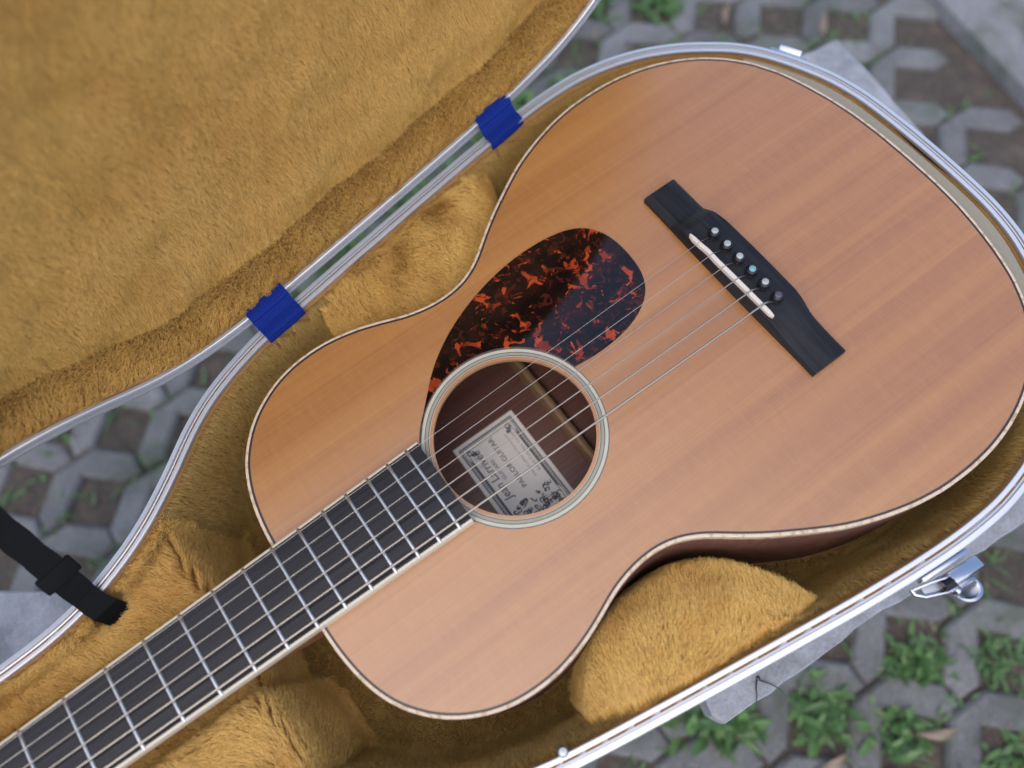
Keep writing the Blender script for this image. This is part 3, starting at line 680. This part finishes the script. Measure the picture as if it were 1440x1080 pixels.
for (x, y, lb) in ((690, -10, 'squat concrete block carrying the slab under the wide end of the case'), (60, 20, 'squat concrete block carrying the slab under the neck end of the case')):
    mb = MB().box((x, y, -308.5), (190, 240, 278), None, 6); mb.build('support_block', 'kerb', None, label=lb, cat='block')
mb = MB(); b0 = np.array([497., -192.]); zt = -130.2
def stem(p, a, l, mb=mb):
    P = [(p[0] + math.cos(a) * l * t_ + math.sin(5 * t_ + a) * 1.2, p[1] + math.sin(a) * l * t_, zt + 1.2 * math.sin(3 * t_)) for t_ in np.linspace(0, 1, 7)]; mb.tube(P, [.5, .5, .45, .4, .35, .3, .2], 6)
stem(b0, R_(-68), 21); stem(b0, R_(-140), 18); mb.lathe((b0[0], b0[1], zt), [(0, -.8), (1.3, -.3), (1.4, .5), (0, 1.1)], 8)
mb.build('dry_stem', 'purfling', None, label='thin dark forked stem lying on the slab edge beside the near case rim', cat='stem')

# ================================================================== GROUND
ground = mesh('ground', [(-40000, -40000, -458), (40000, -40000, -458), (40000, 40000, -458), (-40000, 40000, -458)], [(0, 1, 2, 3)], 'soil', None, kind='structure')
H0 = np.array([74., 364.]); b1 = np.array([63.3, -66.2]); b2 = np.array([66.2, 63.3])       # hole lattice
hh = .29
def lat(i, j): return H0 + b1 * i + b2 * j
cell = np.array([(hh, hh), (1 - hh, 1 - hh), (1 + hh, 1 - hh), (1.5, .5), (1 + hh, hh), (1 - hh, hh), (1 - hh, -hh), (.5, -.5), (hh, -hh)])
def paver_mesh(seed):
    q = np.random.default_rng(seed); P = np.array([b1 * u + b2 * v for u, v in cell]) + q.normal(size=(9, 2)) * .9
    P = P - np.array(b1 + b2) * 0
    if area(P) < 0: P = P[::-1].copy()
    def off(P, d_):
        out = []
        for i in range(len(P)):
            a, b, c_ = P[i - 1], P[i], P[(i + 1) % len(P)]
            n1 = np.array([(b - a)[1], -(b - a)[0]]); n1 /= np.linalg.norm(n1); n2 = np.array([(c_ - b)[1], -(c_ - b)[0]]); n2 /= np.linalg.norm(n2)
            m_ = n1 + n2; m_ = m_ / max(.5, m_ @ m_) * 2 ; out.append(b - m_ * d_)
        return np.array(out)
    A, B_, C_ = off(P, .9), off(P, 2.0), off(P, 6.0); k = len(P)
    V = np.vstack([np.c_[A, np.full(k, -40)], np.c_[A, np.full(k, -9)], np.c_[B_, np.full(k, -3.5)], np.c_[C_, np.full(k, 0.)]])
    F = [(r_ * k + i, r_ * k + (i + 1) % k, (r_ + 1) * k + (i + 1) % k, (r_ + 1) * k + i) for r_ in range(3) for i in range(k)]
    F += [tuple(i + 3 * k for i in q_) for q_ in tessellate_polygon([[Vector((*a, 0)) for a in C_]])]
    me = bpy.data.meshes.new('paver'); me.from_pydata((V * S).tolist(), [], [tuple(map(int, f_)) for f_ in F]); me.materials.append(M['paver'])
    bm = bmesh.new(); bm.from_mesh(me); bmesh.ops.recalc_face_normals(bm, faces=bm.faces); bm.to_mesh(me); bm.free(); return me
pms = [paver_mesh(s_) for s_ in range(6)]
# kerb line: pavers stop where the kerb slab begins
K0, K1 = np.array([1347.5, 306.9]), np.array([1311.1, 94.5]); kd = (K1 - K0) / np.linalg.norm(K1 - K0); kn = np.array([-kd[1], kd[0]])   # kn towards +x
if kn[0] < 0: kn = -kn
UVC, _ = proj(np.c_[CAS + Nc * 6, np.full(len(CAS), RZ)]); UVL, dl = proj(LID(np.c_[CAS + Nc * 4, np.full(len(CAS), RZ)]))
def hidden(P3):
    uv, dp = proj(P3); h = inside(UVC, uv[:, 0], uv[:, 1])
    return h
HOLES = []; hid = MB(); npv = 0
for i in range(-8, 24):
    for j in range(-12, 14):
        c = lat(i, j); cc_ = c + (b1 + b2 * 0) * 1.0
        ctr = np.array([[*(c + b1 * 1.0 * .75 + b2 * .25), -450]])
        if (ctr[0, :2] - K0) @ kn > -30: continue
        uv, dp = proj(ctr); u, v = uv[0]
        if not (-140 < u < 1580 and -140 < v < 1220): continue
        HOLES.append((c, uv[0]))
        corners = np.array([[*(c + b1 * a + b2 * b), -450] for a, b in cell])
        if hidden(corners).all() : continue
        o = bpy.data.objects.new('paver', pms[(i * 7 + j * 3) % 6]); o.location = W(c[0], c[1], -450 + random.gauss(0, 1.3)); o.rotation_euler = (random.gauss(0, .012), random.gauss(0, .012), random.gauss(0, .008))
        COL.objects.link(o); o.parent = ground; npv += 1
print('pavers', npv)
# kerb slabs beyond the pavers
for k in range(3):
    c = K0 + kd * (-330 + 420 * k) + kn * 158
    mb = MB().box((c[0], c[1], -458), (416, 306, 50), (Vector((*kd, 0)), Vector((*kn, 0)), Vector((0, 0, 1))), 5)
    mb.build('kerb_slab', 'kerb', ground)

# weeds
def blade(mb, p, az, ln, wd, lean, q, broad=False):
    k = 5; V = []; dx, dy = math.cos(az), math.sin(az); px, py = -dy, dx
    for s_ in range(k):
        t_ = s_ / (k - 1); out = ln * (t_ * math.sin(lean) + .25 * t_ * t_); up = ln * (t_ * math.cos(lean) - .28 * t_ * t_)
        ww = wd * (math.sin(math.pi * (.12 + .88 * t_)) ** .8 if broad else (1 - t_) ** .7 + .04) / 2; tw = .25 * ww * (t_ - .5)
        V += [(p[0] + dx * out + px * ww, p[1] + dy * out + py * ww, p[2] + up + tw), (p[0] + dx * out, p[1] + dy * out, p[2] + up - ww * .35), (p[0] + dx * out - px * ww, p[1] + dy * out - py * ww, p[2] + up - tw)]
    mb.add(V, grid_faces(k, 3))
def tuft_mesh(seed, nb, size, broad):
    q = random.Random(seed); mb = MB()
    for _ in range(nb):
        a = q.uniform(0, 6.3); r_ = q.random() ** .6 * size * 1.15
        blade(mb, (r_ * math.cos(a), r_ * math.sin(a), q.uniform(0, 6)), q.uniform(0, 6.3), q.uniform(.4, 1.05) * size, q.uniform(4.5, 8.5) if broad else q.uniform(1.8, 3.4), q.uniform(.3, 1.3), q, broad)
    me = bpy.data.meshes.new('weed'); me.from_pydata([tuple(c_ * S for c_ in v) for v in mb.V], [], mb.F); me.materials.append(M['weed']); me.polygons.foreach_set('use_smooth', [True] * len(me.polygons)); return me
tufts = [tuft_mesh(s_, 56 + 14 * (s_ % 3), 20 + 3 * (s_ % 4), s_ % 3 != 1) for s_ in range(8)]
q = random.Random(12)
ng = 0; grass = MB(); leafs = []
for c, uv in HOLES:
    u, v = uv
    p3 = np.array([[*c, -450]]); uvh, _ = proj(p3); u, v = uvh[0]
    if (hidden(p3)[0] and not abs((u - 420) * 205 + (v - 410) * 240) / 315.6 < 75) or not (-30 < u < 1470 and -30 < v < 1110): continue
    if (c - K0) @ kn > -20: continue
    right = u > 1000 and v > 650; top = v < 330 and u > 740
    gap_ = abs((u - 420) * 205 + (v - 410) * 240) / 315.6 < 75 and 380 < u < 760 and not top
    prob = 1. if gap_ else .78 if right else (.6 if top else .12)
    if q.random() < prob:
        o = bpy.data.objects.new('weed', q.choice(tufts)); o.location = W(c[0] + q.uniform(-14, 14), c[1] + q.uniform(-14, 14), -459); o.rotation_euler = (0, 0, q.uniform(0, 6.3)); s_ = q.uniform(.9, 1.45); o.scale = (s_, s_, s_ * 1.1)
        COL.objects.link(o); props(o, *(('low green weed tuft growing in a paver hole by the near rim and chrome latch', 'weed', 'weeds in the pavers by the near rim') if right else ('low green weed tuft growing in a paver hole beyond the rounded tail of the case', 'weed', 'weeds in the pavers beyond the case tail') if top else ('low green weed tuft in a paver hole seen between lid and case', 'weed', 'weeds seen between lid and case'))); ng += 1
    nb = 40 if gap_ else 10 if right or top else 4
    for _ in range(nb):
        blade(grass, (c[0] + q.uniform(-48, 48), c[1] + q.uniform(-48, 48), -457), q.uniform(0, 6.3), q.uniform(14, 34), q.uniform(2, 4.5), q.uniform(.3, 1.2), q)
    if (right or top) and q.random() < .75: leafs.append((right, c + np.array([q.uniform(-40, 40), q.uniform(-40, 40)])))
grass.build('grass', 'weed', None, sharp=80, kind='stuff')
def dry_mesh(seed):
    q = random.Random(seed); V = []; L, wd = q.uniform(22, 42), q.uniform(5, 10); k = 9
    for s_ in range(k):
        t_ = s_ / (k - 1); ww = wd * math.sin(math.pi * (.06 + .9 * t_)) ** .8 / 2; cv = 5 * math.sin(3 * t_ + seed)
        for e in (-1, -.5, 0, .5, 1): V.append(((t_ - .5) * L, e * ww + cv * .6, 3 + 3 * abs(e) * math.sin(2 + 3 * t_ + seed) + cv * .5))
    me = bpy.data.meshes.new('dead_leaf'); me.from_pydata([tuple(c_ * S for c_ in v) for v in V], [], grid_faces(k, 5)); me.materials.append(M['dry']); me.polygons.foreach_set('use_smooth', [True] * len(me.polygons)); return me
lit = MB()
jg = MB()
for c, uv in HOLES:                       # low grass creeping along the joints
    for _ in range(16):
        t_ = q.uniform(.2, .8) if q.random() < .7 else q.uniform(0, 1); p_ = c + (b1 + b2) * t_ + np.array([q.gauss(0, 4), q.gauss(0, 4)])
        if wav(np.array([p_]), 260, 77)[0] < -.15: continue
        blade(jg, (p_[0], p_[1], -455), q.uniform(0, 6.3), q.uniform(8, 22), q.uniform(1.6, 4), q.uniform(.5, 1.3), q, q.random() < .4)
jg.build('grass', 'weed', None, sharp=80, kind='stuff')
for c, uv in HOLES:
    for _ in range(9):
        p_ = c + np.array([q.uniform(-60, 60), q.uniform(-60, 60)]); l_, w_, a_ = q.uniform(3, 16), q.uniform(.8, 3), q.uniform(0, 3.14); z_ = q.uniform(-452, -447.5)
        dx, dy = math.cos(a_) * l_ / 2, math.sin(a_) * l_ / 2; ex, ey = -math.sin(a_) * w_ / 2, math.cos(a_) * w_ / 2
        lit.add([(p_[0] - dx, p_[1] - dy, z_), (p_[0] + ex, p_[1] + ey, z_ + 1.5), (p_[0] + dx, p_[1] + dy, z_ + .5), (p_[0] - ex, p_[1] - ey, z_ + 1)], [(0, 1, 2), (0, 2, 3)])
lit.build('leaf_litter', 'dry', None, smooth=False, kind='stuff')
dms = [dry_mesh(s_) for s_ in range(4)]
for right, c in leafs[:9]:
    o = bpy.data.objects.new('dead_leaf', q.choice(dms)); o.location = W(c[0], c[1], -448); o.rotation_euler = (q.uniform(-.2, .2), q.uniform(-.2, .2), q.uniform(0, 6.3)); COL.objects.link(o)
    props(o, *(('dry brown fallen leaf on the pavers by the near rim of the case', 'dead leaf', 'dead leaves by the near rim') if right else ('dry brown fallen leaf on the pavers beyond the rounded tail of the case', 'dead leaf', 'dead leaves beyond the case tail')))
print('weeds', ng, 'leaves', len(leafs[:9]))
